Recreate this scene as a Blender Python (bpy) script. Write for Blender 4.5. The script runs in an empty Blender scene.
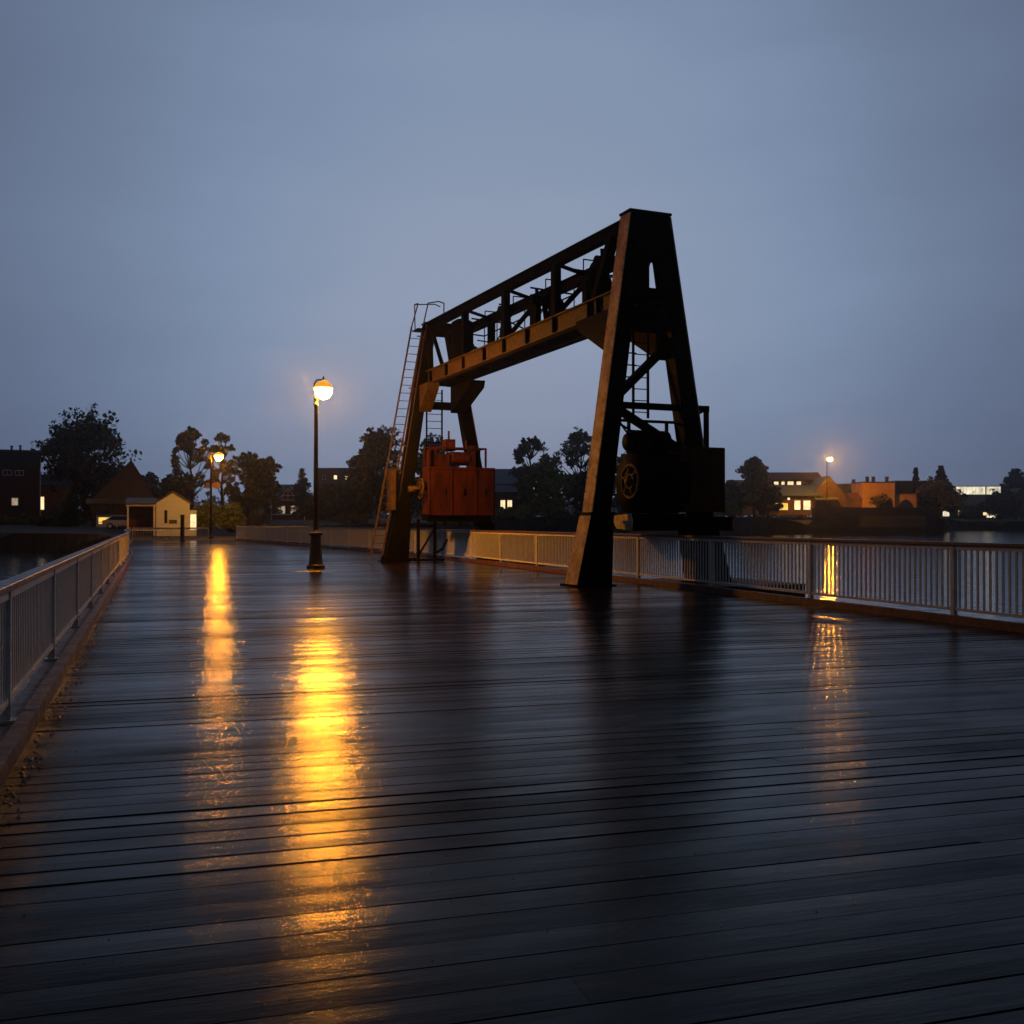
import bpy, bmesh, math, random
from mathutils import Vector, Matrix
random.seed(7)
R = math.radians
sc = bpy.context.scene
COL = sc.collection
EYE = 1.5

# ------------------------------------------------------------------ helpers
def V(*a): return Vector(a)
def sx(px, D): return (px - 512) / 1024 * D          # lateral metres of a bearing at distance D
def sz(py, D): return EYE + (522 - py) / 1024 * D    # height of a sight line at distance D

class MB:
    def __init__(s): s.v = []; s.f = []
    def add(s, vs, fs):
        n = len(s.v); s.v += [tuple(v) for v in vs]; s.f += [tuple(i + n for i in f) for f in fs]; return s
    def box(s, x0, x1, y0, y1, z0, z1):
        return s.hexa([(x0,y0,z0),(x1,y0,z0),(x1,y1,z0),(x0,y1,z0)], [(x0,y0,z1),(x1,y0,z1),(x1,y1,z1),(x0,y1,z1)])
    def hexa(s, lo, hi):
        return s.add(list(lo)+list(hi), [(3,2,1,0),(4,5,6,7),(0,1,5,4),(1,2,6,5),(2,3,7,6),(3,0,4,7)])
    def bar(s, p, q, w, h=None, up=(0,0,1)):
        h = w if h is None else h
        p = Vector(p); q = Vector(q); d = (q-p).normalized(); up = Vector(up)
        if abs(d.dot(up)) > .98: up = V(0,1,0)
        a = d.cross(up).normalized(); b = a.cross(d).normalized()
        a *= w/2; b *= h/2
        return s.hexa([p-a-b, p+a-b, p+a+b, p-a+b], [q-a-b, q+a-b, q+a+b, q-a+b])
    def ibeam(s, p, q, w, h, t=.03, up=(0,0,1)):
        p = Vector(p); q = Vector(q); d = (q-p).normalized(); up = Vector(up)
        a = d.cross(up).normalized(); b = a.cross(d).normalized()
        o = b*(h/2 - t/2)
        s.bar(p+o, q+o, w, t, up); s.bar(p-o, q-o, w, t, up); s.bar(p, q, t, h-2*t-.001, up); return s
    def tube(s, p, q, r, r2=None, n=10):
        r2 = r if r2 is None else r2
        p = Vector(p); q = Vector(q); d = (q-p).normalized()
        up = V(0,0,1) if abs(d.z) < .95 else V(0,1,0)
        a = d.cross(up).normalized(); b = a.cross(d).normalized()
        vs = []
        for c, rr in ((p, r), (q, r2)):
            for i in range(n):
                t = 2*math.pi*i/n; vs.append(c + a*math.cos(t)*rr + b*math.sin(t)*rr)
        fs = [(i, (i+1)%n, n+(i+1)%n, n+i) for i in range(n)] + [tuple(range(n-1,-1,-1)), tuple(range(n, 2*n))]
        return s.add(vs, fs)
    def path(s, pts, r, n=8):
        for a, b in zip(pts, pts[1:]): s.tube(a, b, r, r, n)
        return s
    def ring(s, c, ax, R_, r, n=28, m=8):
        c = Vector(c); ax = Vector(ax).normalized()
        up = V(0,0,1) if abs(ax.z) < .9 else V(0,1,0)
        a = ax.cross(up).normalized(); b = a.cross(ax).normalized()
        vs = []; fs = []
        for i in range(n):
            t = 2*math.pi*i/n; d = a*math.cos(t)+b*math.sin(t)
            for j in range(m):
                u = 2*math.pi*j/m; vs.append(c + d*(R_+r*math.cos(u)) + ax*r*math.sin(u))
        for i in range(n):
            for j in range(m):
                fs.append((i*m+j, i*m+(j+1)%m, ((i+1)%n)*m+(j+1)%m, ((i+1)%n)*m+j))
        return s.add(vs, fs)
    def lathe(s, prof, c=(0,0,0), n=20):
        c = Vector(c); vs = []; fs = []; k = len(prof)
        for (r, z) in prof:
            for i in range(n):
                t = 2*math.pi*i/n; vs.append(c + V(r*math.cos(t), r*math.sin(t), z))
        for j in range(k-1):
            for i in range(n):
                fs.append((j*n+i, j*n+(i+1)%n, (j+1)*n+(i+1)%n, (j+1)*n+i))
        fs.append(tuple(range(n-1,-1,-1))); fs.append(tuple((k-1)*n+i for i in range(n)))
        return s.add(vs, fs)
    def prism(s, poly, axis, t0, t1):
        """poly in the two other axes (order kept), extruded along axis"""
        def mk(a, b, t):
            return {'x': (t,a,b), 'y': (a,t,b), 'z': (a,b,t)}[axis]
        n = len(poly)
        vs = [mk(a,b,t0) for a,b in poly] + [mk(a,b,t1) for a,b in poly]
        fs = [(i,(i+1)%n,n+(i+1)%n,n+i) for i in range(n)] + [tuple(range(n-1,-1,-1)), tuple(range(n,2*n))]
        return s.add(vs, fs)
    def build(s, name, mat, parent=None, smooth=False, bevel=0, label=None, loc=None, rotz=0):
        me = bpy.data.meshes.new(name); me.from_pydata(s.v, [], s.f); me.update()
        bm = bmesh.new(); bm.from_mesh(me); bmesh.ops.recalc_face_normals(bm, faces=bm.faces)
        if bevel: bmesh.ops.bevel(bm, geom=list(bm.edges), offset=bevel, segments=1, affect='EDGES', clamp_overlap=True)
        bm.to_mesh(me); bm.free()
        if smooth:
            for p in me.polygons: p.use_smooth = True
        me.materials.append(mat)
        o = bpy.data.objects.new(name, me); COL.objects.link(o)
        if loc is not None: o.location = loc
        o.rotation_euler.z = rotz
        if parent: o.parent = parent
        if label: o['label'] = label
        return o
    def smoothbuild(s, *a, **k): return s.build(*a, smooth=True, **k)

def tag(o, label=None, cat=None, group=None, kind=None):
    if label: o['label'] = label
    if cat: o['category'] = cat
    if group: o['group'] = group
    if kind: o['kind'] = kind
    return o
def empty(name, loc, rz=0, label=None, cat=None, group=None):
    o = bpy.data.objects.new(name, None); COL.objects.link(o); o.location = loc; o.rotation_euler.z = rz
    o.empty_display_size = .3
    return tag(o, label, cat, group)

# ------------------------------------------------------------------ materials
def newmat(name):
    m = bpy.data.materials.new(name); m.use_nodes = True
    nt = m.node_tree; b = nt.nodes['Principled BSDF']; return m, nt, b
def noise(nt, scale, detail=4, rough=.6, coord='Object', stretch=None):
    tc = nt.nodes.new('ShaderNodeTexCoord'); n = nt.nodes.new('ShaderNodeTexNoise')
    n.inputs['Scale'].default_value = scale; n.inputs['Detail'].default_value = detail; n.inputs['Roughness'].default_value = rough
    src = tc.outputs[coord]
    if stretch:
        mp = nt.nodes.new('ShaderNodeMapping'); mp.inputs['Scale'].default_value = stretch
        nt.links.new(src, mp.inputs['Vector']); src = mp.outputs['Vector']
    nt.links.new(src, n.inputs['Vector']); return n.outputs['Fac']
def ramp(nt, fac, stops):
    r = nt.nodes.new('ShaderNodeValToRGB'); e = r.color_ramp.elements
    e[0].position, e[0].color = stops[0][0], (*stops[0][1], 1) if len(stops[0][1]) == 3 else stops[0][1]
    e[1].position, e[1].color = stops[-1][0], (*stops[-1][1], 1)
    for p, c in stops[1:-1]:
        q = e.new(p); q.color = (*c, 1)
    nt.links.new(fac, r.inputs['Fac']); return r.outputs['Color']
def maprange(nt, fac, a, b, c, d):
    m = nt.nodes.new('ShaderNodeMapRange'); m.inputs[1].default_value=a; m.inputs[2].default_value=b; m.inputs[3].default_value=c; m.inputs[4].default_value=d
    nt.links.new(fac, m.inputs[0]); return m.outputs[0]
def bump(nt, h, dist, strength=1, prev=None):
    b = nt.nodes.new('ShaderNodeBump'); b.inputs['Distance'].default_value = dist; b.inputs['Strength'].default_value = strength
    nt.links.new(h, b.inputs['Height'])
    if prev: nt.links.new(prev, b.inputs['Normal'])
    return b.outputs['Normal']
def mat(name, c1, c2=None, rough=.6, scale=3, metal=0, bmp=0, bscale=None, rough2=None, spec=.5, stretch=None):
    m, nt, b = newmat(name)
    c2 = c2 or tuple(x*.6 for x in c1)
    f = noise(nt, scale, 6, .65, stretch=stretch)
    nt.links.new(ramp(nt, f, [(.35, c1), (.65, c2)]), b.inputs['Base Color'])
    if rough2 is not None: nt.links.new(maprange(nt, f, .3, .7, rough, rough2), b.inputs['Roughness'])
    else: b.inputs['Roughness'].default_value = rough
    b.inputs['Metallic'].default_value = metal; b.inputs['Specular IOR Level'].default_value = spec
    if bmp: nt.links.new(bump(nt, noise(nt, bscale or scale*4, 5), bmp), b.inputs['Normal'])
    return m
def emis(name, col, strength, vary=0, scale=2):
    m, nt, b = newmat(name)
    b.inputs['Base Color'].default_value = (.1,.1,.1,1); b.inputs['Emission Color'].default_value = (*col, 1)
    b.inputs['Emission Strength'].default_value = strength
    if vary:
        f = noise(nt, scale, 3); nt.links.new(maprange(nt, f, .35, .65, strength*(1-vary), strength), b.inputs['Emission Strength'])
    return m

M = {}
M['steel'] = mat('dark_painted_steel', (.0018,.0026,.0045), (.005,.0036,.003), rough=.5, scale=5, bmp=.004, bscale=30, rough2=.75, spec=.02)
M['flange'] = mat('rust_lamplit_flange', (.66,.44,.25), (.26,.13,.065), rough=.7, scale=2.4, bmp=.004, bscale=25, spec=.3)  # rust stain, with lamplight put into a paler colour
M['rusty'] = mat('rusty_lamplit_steel', (.10,.055,.028), (.028,.017,.011), rough=.7, scale=9, bmp=.006, bscale=40, spec=.3)  # rust tone that also carries lamplight on the lamp-side parts
M['redpaint'] = mat('red_oxide_paint', (.085,.018,.008), (.022,.008,.005), rough=.55, scale=2.6, stretch=(1.6,1.6,.5), bmp=.003, spec=.12)
M['kerb'] = mat('rusty_kerb_steel', (.16,.055,.022), (.05,.02,.012), rough=.35, scale=5, bmp=.008, bscale=22, rough2=.6)
M['railpaint'] = mat('pale_rail_paint', (.72,.69,.61), (.55,.50,.43), rough=.28, scale=7, bmp=.002, bscale=40)
M['baluster'] = mat('baluster_paint', (.66,.65,.60), (.52,.50,.46), rough=.24, scale=7)
M['railcap'] = mat('rusty_brown_rail_cap', (.15,.065,.035), (.07,.035,.022), rough=.3, scale=8, rough2=.5)
M['lampiron'] = mat('black_lamp_iron', (.02,.018,.016), (.035,.028,.022), rough=.4, scale=12, spec=.5)
M['concrete'] = mat('damp_concrete', (.06,.06,.062), (.03,.03,.031), rough=.8, scale=.6, bmp=.05, bscale=4)
M['stone'] = mat('dark_quay_stone', (.07,.066,.06), (.03,.028,.026), rough=.85, scale=1.2, bmp=.08, bscale=3)
M['brick'] = mat('dark_red_brick', (.11,.035,.022), (.07,.02,.014), rough=.85, scale=1.5)
M['brown'] = mat('brown_shingle', (.26,.14,.055), (.17,.09,.035), rough=.85, scale=2, stretch=(1,1,6), bmp=.03, bscale=5)
M['darkbrown'] = mat('dark_brown_boards', (.10,.06,.03), (.06,.035,.02), rough=.9, scale=1.5)
M['cream'] = mat('cream_boards', (.76,.85,.95), (.64,.71,.79), rough=.7, scale=1, stretch=(.5,.5,5))
M['orange_wall'] = mat('ochre_render', (.75,.42,.15), (.6,.3,.10), rough=.9, scale=.5)
M['bluegrey'] = mat('blue_grey_metal_roof', (.05,.075,.12), (.035,.055,.09), rough=.45, scale=.8, stretch=(4,1,1))
M['greyroof'] = mat('grey_felt_roof', (.10,.105,.11), (.06,.06,.065), rough=.7, scale=1)
M['redroof'] = mat('dull_red_roof', (.15,.06,.045), (.09,.04,.03), rough=.8, scale=1)
M['darkwall'] = mat('dark_slate_wall', (.035,.042,.055), (.025,.03,.04), rough=.7, scale=.8)
M['greywall'] = mat('grey_brown_wall', (.09,.08,.075), (.06,.055,.05), rough=.85, scale=.5)
M['white'] = mat('white_trim', (.82,.82,.80), (.6,.57,.5), rough=.5, scale=3)
M['darkglass'] = mat('dark_window_glass', (.02,.024,.03), (.03,.034,.04), rough=.08, scale=1, spec=.8)
M['lit'] = emis('lit_warm_window', (1,.72,.38), 1.6, .35, 1.5)
M['lity'] = emis('lit_yellow_window', (1,.62,.12), 1.3, .3, .8)
M['litw'] = emis('lit_white_window', (1,.88,.62), 1.3, .6, .5)
M['litdim'] = emis('dim_window', (1,.75,.5), .42, .3)
M['amber'] = emis('amber_glass_dome', (1,.40,.03), .85)
M['bark'] = mat('tree_bark', (.05,.038,.026), (.03,.022,.016), rough=.9, scale=3)
M['plate'] = mat('cream_weathered_plate', (.75,.66,.42), (.35,.28,.16), rough=.5, scale=9)
M['grit'] = mat('pale_grit', (.12,.09,.06), (.04,.03,.02), rough=.3, scale=20)
M['carwhite'] = mat('white_car_paint', (.6,.6,.58), (.55,.55,.53), rough=.25, scale=1)
M['tyre'] = mat('black_rubber', (.015,.015,.015), rough=.8)

def leafmat(name, c1, c2):
    m, nt, b = newmat(name)
    g = nt.nodes.new('ShaderNodeNewGeometry')
    nt.links.new(ramp(nt, g.outputs['Random Per Island'], [(0, c1), (1, c2)]), b.inputs['Base Color'])
    b.inputs['Roughness'].default_value = .6; b.inputs['Specular IOR Level'].default_value = .2
    return m
M['leaf_dark'] = leafmat('dark_foliage', (.035,.045,.016), (.10,.10,.035))
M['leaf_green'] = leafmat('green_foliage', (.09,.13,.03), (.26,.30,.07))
M['leaf_rust'] = leafmat('reddish_foliage', (.06,.022,.012), (.12,.04,.02))
M['leaf_olive'] = leafmat('olive_foliage', (.085,.08,.026), (.21,.175,.06))
M['needle'] = leafmat('conifer_needles', (.012,.02,.014), (.028,.036,.02))

def deck_material():
    m, nt, b = newmat('wet_deck_planks')
    geo = nt.nodes.new('ShaderNodeNewGeometry'); rnd = geo.outputs['Random Per Island']
    grain = noise(nt, 4, 7, .65, stretch=(.35, 14, 1))
    blot = noise(nt, .55, 5, .6, stretch=(.5, 1, 1))
    fine = noise(nt, 240, 2, .6, stretch=(.8, 1, 1))
    mid = noise(nt, 75, 3, .6, stretch=(.6, 1.1, 1))
    wear = noise(nt, 2.3, 6, .7, stretch=(.3, 1.3, 1))
    c = ramp(nt, grain, [(.3, (.003,.0022,.002)), (.5, (.007,.0048,.0036)), (.72, (.015,.010,.007))])
    mix = nt.nodes.new('ShaderNodeMix'); mix.data_type = 'RGBA'; mix.blend_type = 'MULTIPLY'; mix.inputs[0].default_value = 1
    nt.links.new(c, mix.inputs[6])
    nt.links.new(ramp(nt, rnd, [(0, (.7,.65,.65)), (.6, (1,.95,.9)), (1, (1.5,1.25,1.1))]), mix.inputs[7])
    nt.links.new(mix.outputs[2], b.inputs['Base Color'])
    # wet film: smooth where water lies, rougher on the worn dry ribs
    add = nt.nodes.new('ShaderNodeMath'); add.operation = 'MULTIPLY_ADD'
    nt.links.new(wear, add.inputs[0]); add.inputs[1].default_value = .5; nt.links.new(blot, add.inputs[2])
    add2 = nt.nodes.new('ShaderNodeMath'); add2.operation = 'MULTIPLY_ADD'
    nt.links.new(rnd, add2.inputs[0]); add2.inputs[1].default_value = .09; nt.links.new(add.outputs[0], add2.inputs[2])
    wet = add2.outputs[0]
    b.inputs['Roughness'].default_value = .36
    b.inputs['Specular IOR Level'].default_value = 0.002
    b.inputs['Coat IOR'].default_value = 1.155
    nt.links.new(maprange(nt, wet, .66, 1.02, 1.0, .30), b.inputs['Coat Weight'])
    nt.links.new(maprange(nt, wet, .66, 1.02, .10, .16), b.inputs['Coat Roughness'])
    n1 = bump(nt, grain, .0010, 1)
    n2 = bump(nt, wear, .004, 1, n1)
    nt.links.new(n2, b.inputs['Normal'])
    c0 = bump(nt, noise(nt, 4, 5, .6, stretch=(.5, 7, 1)), .0014, 1)
    c1 = bump(nt, wear, .004, 1, c0)
    c2 = bump(nt, mid, .00042, 1, c1)
    c3 = bump(nt, fine, .0006, 1, c2)
    nt.links.new(c3, b.inputs['Coat Normal'])
    return m
M['deck'] = deck_material()

def water_material():
    m, nt, b = newmat('river_water')
    b.inputs['Base Color'].default_value = (.012,.016,.02,1); b.inputs['Roughness'].default_value = .04
    b.inputs['IOR'].default_value = 1.333
    a = noise(nt, .9, 4, .6, stretch=(1,1,1)); c = noise(nt, 4.5, 3, .6)
    n1 = bump(nt, a, .05); n2 = bump(nt, c, .012, 1, n1)
    nt.links.new(n2, b.inputs['Normal']); return m
M['water'] = water_material()
M['ground'] = mat('dark_bank_grass', (.014,.014,.008), (.024,.02,.012), rough=.95, scale=.25, bmp=.1, bscale=2)

# ------------------------------------------------------------------ camera
cam = bpy.data.cameras.new('camera'); co = bpy.data.objects.new('camera', cam); COL.objects.link(co)
cam.sensor_width = 36; cam.lens = 36.0; cam.clip_end = 8000; cam.clip_start = .05
co.location = (0, 0, EYE); co.rotation_euler = (R(90 + math.degrees(math.atan(10/1024))), 0, 0)
sc.camera = co

# ------------------------------------------------------------------ sky
w = bpy.data.worlds.new('World'); sc.world = w; w.use_nodes = True
nt = w.node_tree; bg = nt.nodes['Background']
tc = nt.nodes.new('ShaderNodeTexCoord')
def dotw(vec):
    d = nt.nodes.new('ShaderNodeVectorMath'); d.operation = 'DOT_PRODUCT'
    nrm = nt.nodes.new('ShaderNodeVectorMath'); nrm.operation = 'NORMALIZE'
    nt.links.new(tc.outputs['Generated'], nrm.inputs[0]); nt.links.new(nrm.outputs[0], d.inputs[0])
    d.inputs[1].default_value = Vector(vec).normalized(); return d.outputs['Value']
glow = dotw((.0, 1, .22))          # the paler cloud above the river, where the last light is
cl = nt.nodes.new('ShaderNodeTexNoise'); cl.inputs['Scale'].default_value = 2.2; cl.inputs['Detail'].default_value = 5
mp = nt.nodes.new('ShaderNodeMapping'); mp.inputs['Scale'].default_value = (1, 1, 4.5)
nt.links.new(tc.outputs['Generated'], mp.inputs['Vector']); nt.links.new(mp.outputs[0], cl.inputs['Vector'])
ma = nt.nodes.new('ShaderNodeMath'); ma.operation = 'MULTIPLY_ADD'
nt.links.new(cl.outputs['Fac'], ma.inputs[0]); ma.inputs[1].default_value = .05; nt.links.new(glow, ma.inputs[2])
fac = maprange(nt, ma.outputs[0], -.975, 1.025, 0, 1)   # glow + .025 +- noise
def ang(a): return (math.cos(R(a)) + 1) / 2
sky_col = ramp(nt, fac, [(0, (.020,.026,.040)), (ang(120), (.027,.034,.052)), (ang(75), (.038,.050,.078)), (ang(50), (.050,.068,.110)),
                         (ang(36), (.078,.105,.170)), (ang(26.5), (.127,.168,.265)), (ang(22), (.150,.202,.312)), (ang(15), (.200,.272,.405)), (ang(9), (.240,.305,.43)), (1, (.262,.322,.445))])
# thin pale streak low in the east
zz = nt.nodes.new('ShaderNodeSeparateXYZ'); nt.links.new(tc.outputs['Generated'], zz.inputs[0])
hor = ramp(nt, zz.outputs['Z'], [(0, (.80,.82,.86)), (.02, (.86,.87,.90)), (.05, (.76,.79,.82)), (.11, (.88,.89,.92)), (.2, (1,1,1))])
mul = nt.nodes.new('ShaderNodeMix'); mul.data_type = 'RGBA'; mul.blend_type = 'MULTIPLY'; mul.inputs[0].default_value = 1
nt.links.new(sky_col, mul.inputs[6]); nt.links.new(hor, mul.inputs[7])
sky = nt.nodes.new('ShaderNodeTexSky'); sky.sky_type = 'NISHITA'; sky.sun_disc = False
sky.sun_elevation = R(1); sky.sun_rotation = R(0)
addn = nt.nodes.new('ShaderNodeMix'); addn.data_type = 'RGBA'; addn.blend_type = 'ADD'; addn.inputs[0].default_value = .002
nt.links.new(mul.outputs[2], addn.inputs[6]); nt.links.new(sky.outputs[0], addn.inputs[7])
nt.links.new(addn.outputs[2], bg.inputs['Color']); bg.inputs['Strength'].default_value = 1.0
sl = bpy.data.lights.new('sun', 'SUN'); sl.energy = .015; sl.angle = R(60); sl.color = (.8,.9,1)
so = bpy.data.objects.new('sun', sl); COL.objects.link(so); so.rotation_euler = (R(-70), 0, 0)   # dim light of the cloud ahead

# ------------------------------------------------------------------ terrain and water
def lerp_tab(tab, a):
    if a <= tab[0][0]: return tab[0][1]
    for (a0, v0), (a1, v1) in zip(tab, tab[1:]):
        if a <= a1: return v0 + (v1-v0)*(a-a0)/(a1-a0)
    return tab[-1][1]
# bank distance and bank height by bearing (degrees to the right of the bridge view)
SH = [(-180,70),(-60,80),(-35,95),(-21.5,92),(-20.5,84.5),(-15,84.5),(-13.5,110),(-8,135),(0,160),(6,185),(11,212),(16.8,214),(22.2,214),(23.4,330),(40,360),(70,200),(110,90),(180,70)]
BZ = [(-180,1),(-30,.7),(-22,.5),(-20.5,-.02),(-15,-.02),(-13,.9),(0,1.6),(10,1.9),(16.5,1.9),(17.2,2.6),(22,2.6),(24,1.8),(60,1),(180,1)]
def bank(a, D):
    s = lerp_tab(SH, a); b = lerp_tab(BZ, a)
    if D < s-1.5: return -3.5
    if D < s: return -3.5 + (b+3.4)*(D-s+1.5)/1.5
    k = min(1, (D-s)/60); return b + k*.8 + (max(0, D-500)/2500)*6
mb = MB(); rows = []
angs = [-180 + 2*i for i in range(180)]
angs = sorted(set([a for a in angs if abs(a) > 34] + [-34 + .5*i for i in range(137)]))
Dl = [3,30,50,60,65] + [66+1.0*i for i in range(60)] + [126+2.5*i for i in range(100)] + [380,400,450,500,620,800]
n = len(angs)
for D in Dl:
    for a in angs:
        mb.v.append((D*math.sin(R(a)), D*math.cos(R(a)), bank(a, D)))
for i in range(len(Dl)-1):
    for j in range(n):
        mb.f.append((i*n+j, i*n+(j+1)%n, (i+1)*n+(j+1)%n, (i+1)*n+j))
mb.f.append(tuple(range(n)))
g = mb.build('ground', M['ground'], smooth=False); tag(g, kind='structure')
wt = MB(); wt.add([(-560,-560,-.8),(560,-560,-.8),(560,560,-.8),(-560,560,-.8)], [(0,1,2,3)])
tag(wt.build('river_water', M['water']), kind='structure')

# ------------------------------------------------------------------ bridge deck
LPTS = [V(3.48,-13), V(-3.38,6.6), V(-17.2,46), V(-21.2,56), V(-30.3,81.2)]
RPTS = [V(16.25,-13), V(3.27,25.2), V(-2.25,41), V(-6.7,51), V(-22.7,84.5)]
dv = V(-.293, 1).normalized(); pv = V(1, .293).normalized()
rz_deck = math.atan2(pv.y, pv.x)
def cross_at(poly, s):
    """where the plank line at distance s along the bridge meets the polyline; returns the across coordinate"""
    for a, b in zip(poly, poly[1:]):
        sa, sb = a.dot(dv), b.dot(dv)
        if sa <= s <= sb:
            t = (s-sa)/(sb-sa); return (a + (b-a)*t).dot(pv)
    e = poly[0] if s < poly[0].dot(dv) else poly[-1]
    return e.dot(pv)
s0 = -7.4; s1 = LPTS[-1].dot(dv)
pk = MB(); s = s0; gp = .003; rnd = random.Random(11); PW = .20
while s < s1:
    x0 = cross_at(LPTS, s) - .12; x1 = cross_at(RPTS, s) + .12
    x = x0; first = True
    gp = rnd.uniform(.001, .004) if rnd.random() < .93 else rnd.uniform(.004, .0055)
    tr_ = rnd.gauss(0, .0016)
    while x < x1 - .01:
        L = rnd.uniform(7, 12) if not first else rnd.uniform(2, 12)
        first = False
        e = min(x+L, x1)
        if x1 - e < .6: e = x1
        dz = rnd.uniform(-.0006, .0004)
        t1 = tr_ + rnd.gauss(0, .0007); t2 = tr_ + rnd.gauss(0, .0007)
        # slightly crowned board with eased edges: 4 points across, several along
        k = max(2, int((e-x)/1.2)); prof = [(gp, -.003), (gp+.004, 0), (PW/2, .0014), (PW-.004, 0), (PW, -.003)]
        base = len(pk.v)
        for i in range(k+1):
            xx = x + .0008 + (e-x-.0016)*i/k; wob = rnd.gauss(0, .0006)
            tl = t1 + (t2-t1)*i/k
            pk.v.append((xx, s+gp, -.05))
            for (q, h) in prof: pk.v.append((xx, s+q, dz + h + wob + tl*(q/PW-.5)*2))
            pk.v.append((xx, s+PW, -.05))
        m_ = len(prof)+2
        for i in range(k):
            for j in range(m_-1):
                pk.f.append((base+i*m_+j, base+(i+1)*m_+j, base+(i+1)*m_+j+1, base+i*m_+j+1))
        pk.f.append(tuple(base+j for j in range(m_))); pk.f.append(tuple(base+k*m_+j for j in range(m_-1,-1,-1)))
        x = e
    s += PW
dk = pk.build('deck', M['deck'], rotz=rz_deck); tag(dk, kind='structure')
# beams under the planks, and the concrete the deck ends on
ub = MB()
for poly, sg in ((LPTS, 1), (RPTS, -1)):
    for a, b in zip(poly, poly[1:]):
        for off in (.1, 3.0):
            a3 = V(a.x+sg*off, a.y, -.45); b3 = V(b.x+sg*off, b.y, -.45)
            ub.bar(a3, b3, .3, .76)
tag(ub.build('deck_beams', M['steel']), kind='structure')
ap = MB(); ap.prism([(-31,81.6),(-22,84.8),(-24,92),(-33,92)], 'z', -1.2, -.01)
tag(ap.build('path', M['concrete']), kind='structure')

# ------------------------------------------------------------------ railings
def resample(poly, step, start=0):
    pts = [Vector(poly[0])]; seg = []
    L = [0]
    for a, b in zip(poly, poly[1:]): L.append(L[-1] + (b-a).length)
    n_ = max(1, round(L[-1]/step)); out = []
    for i in range(n_+1):
        d = L[-1]*i/n_
        for k in range(len(L)-1):
            if d <= L[k+1]+1e-6:
                t = (d-L[k])/(L[k+1]-L[k]); out.append(poly[k] + (poly[k+1]-poly[k])*t); break
    return out
def railing(poly, step, H, label, cat='railing', inboard=None, sp=.115, kerb=True, capw=.13, post=.07, capmat='railcap'):
    pts = resample(poly, step)
    root = empty('bridge_railing', (pts[0].x, pts[0].y, 0), 0, label, cat)
    o = V(pts[0].x, pts[0].y, 0)
    P = [V(p.x, p.y, 0) - o for p in pts]
    mc = MB(); mr = MB(); ml = MB(); mk = MB(); mk2 = MB()
    for a, b in zip(P, P[1:]):
        u = (b-a).normalized(); e = u*.001
        mc.bar(a-e+V(0,0,H-.025), b+e+V(0,0,H-.025), capw, .05)
        mr.bar(a+V(0,0,H-.085), b+V(0,0,H-.085), .05, .068)
        ml.bar(a+V(0,0,.2), b+V(0,0,.2), .05, .045)
        if kerb:
            nv = V(u.y, -u.x, 0) * inboard
            mk.bar(a+nv*.16-u*.02+V(0,0,.055), b+nv*.16+u*.02+V(0,0,.055), .10, .135)
            mk2.bar(a+nv*.02-u*.02+V(0,0,.02), b+nv*.02+u*.02+V(0,0,.02), .14, .05)
    mc.build('top_rail', M[capmat], root, bevel=.006)
    mr.build('upper_rail', M['railpaint'], root)
    ml.build('bottom_rail', M['railpaint'], root)
    if kerb:
        mk.build('kerb', M['kerb'], root); mk2.build('kerb_plate', M['kerb'], root)
    for p in P:
        i = P.index(p); q = P[min(i+1, len(P)-1)]; pq = P[max(i-1, 0)]; u = (q-pq).normalized(); nn = V(u.y,-u.x,0)
        pm = MB(); pm.bar(p+V(0,0,-.02), p+V(0,0,H-.052), post, post, up=u)
        pm.bar(p+V(0,0,.045)+nn*.001, p+V(0,0,.065)+nn*.001, .15, .15, up=u)
        pm.build('post', M['railpaint'], root)
    for a, b in zip(P, P[1:]):
        bm_ = MB(); L = (b-a).length; k = int((L-.1)/sp); u = (b-a)/L
        for i in range(1, k):
            p = a + u*(L*i/k)
            bm_.bar(p+V(0,0,.2225), p+V(0,0,H-.12), .018, .034, up=u)
        bm_.build('baluster_panel', M['baluster'], root)
    return root
# left rail sits on the left edge, right rail on the right edge
railing([V(1.03,-6)]+LPTS[1:], 3.5, 1.06, 'long grey steel railing with brown cap along the left edge of the deck', inboard=1)
RP2 = [V(13.53,-5.0)]+RPTS[1:]
railing(RP2, 3.62, 1.20, 'long pale slatted railing beside the water on the right, passing under the crane', inboard=-1)
railing([V(-30.2,81.5), V(-27.4,82.2), V(-24.6,83.0)], 2.8, 1.06, 'short slatted railing across the far end of the deck before the white shed', inboard=1, kerb=False, capmat='railpaint')
bp = MB(); D=80.6; x=sx(182.5,D); bp.box(x-.12, x+.12, D-.12, D+.12, -.02, 2.0); bp.box(x-.15,x+.15,D-.15,D+.15,2.0,2.07)
bp.box(x-.16,x+.16,D-.16,D+.16,-.0,.12)
tag(bp.build('gate_post', M['lampiron'], bevel=.01), 'tall dark square post standing before the short railing and white shed', 'post')

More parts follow.
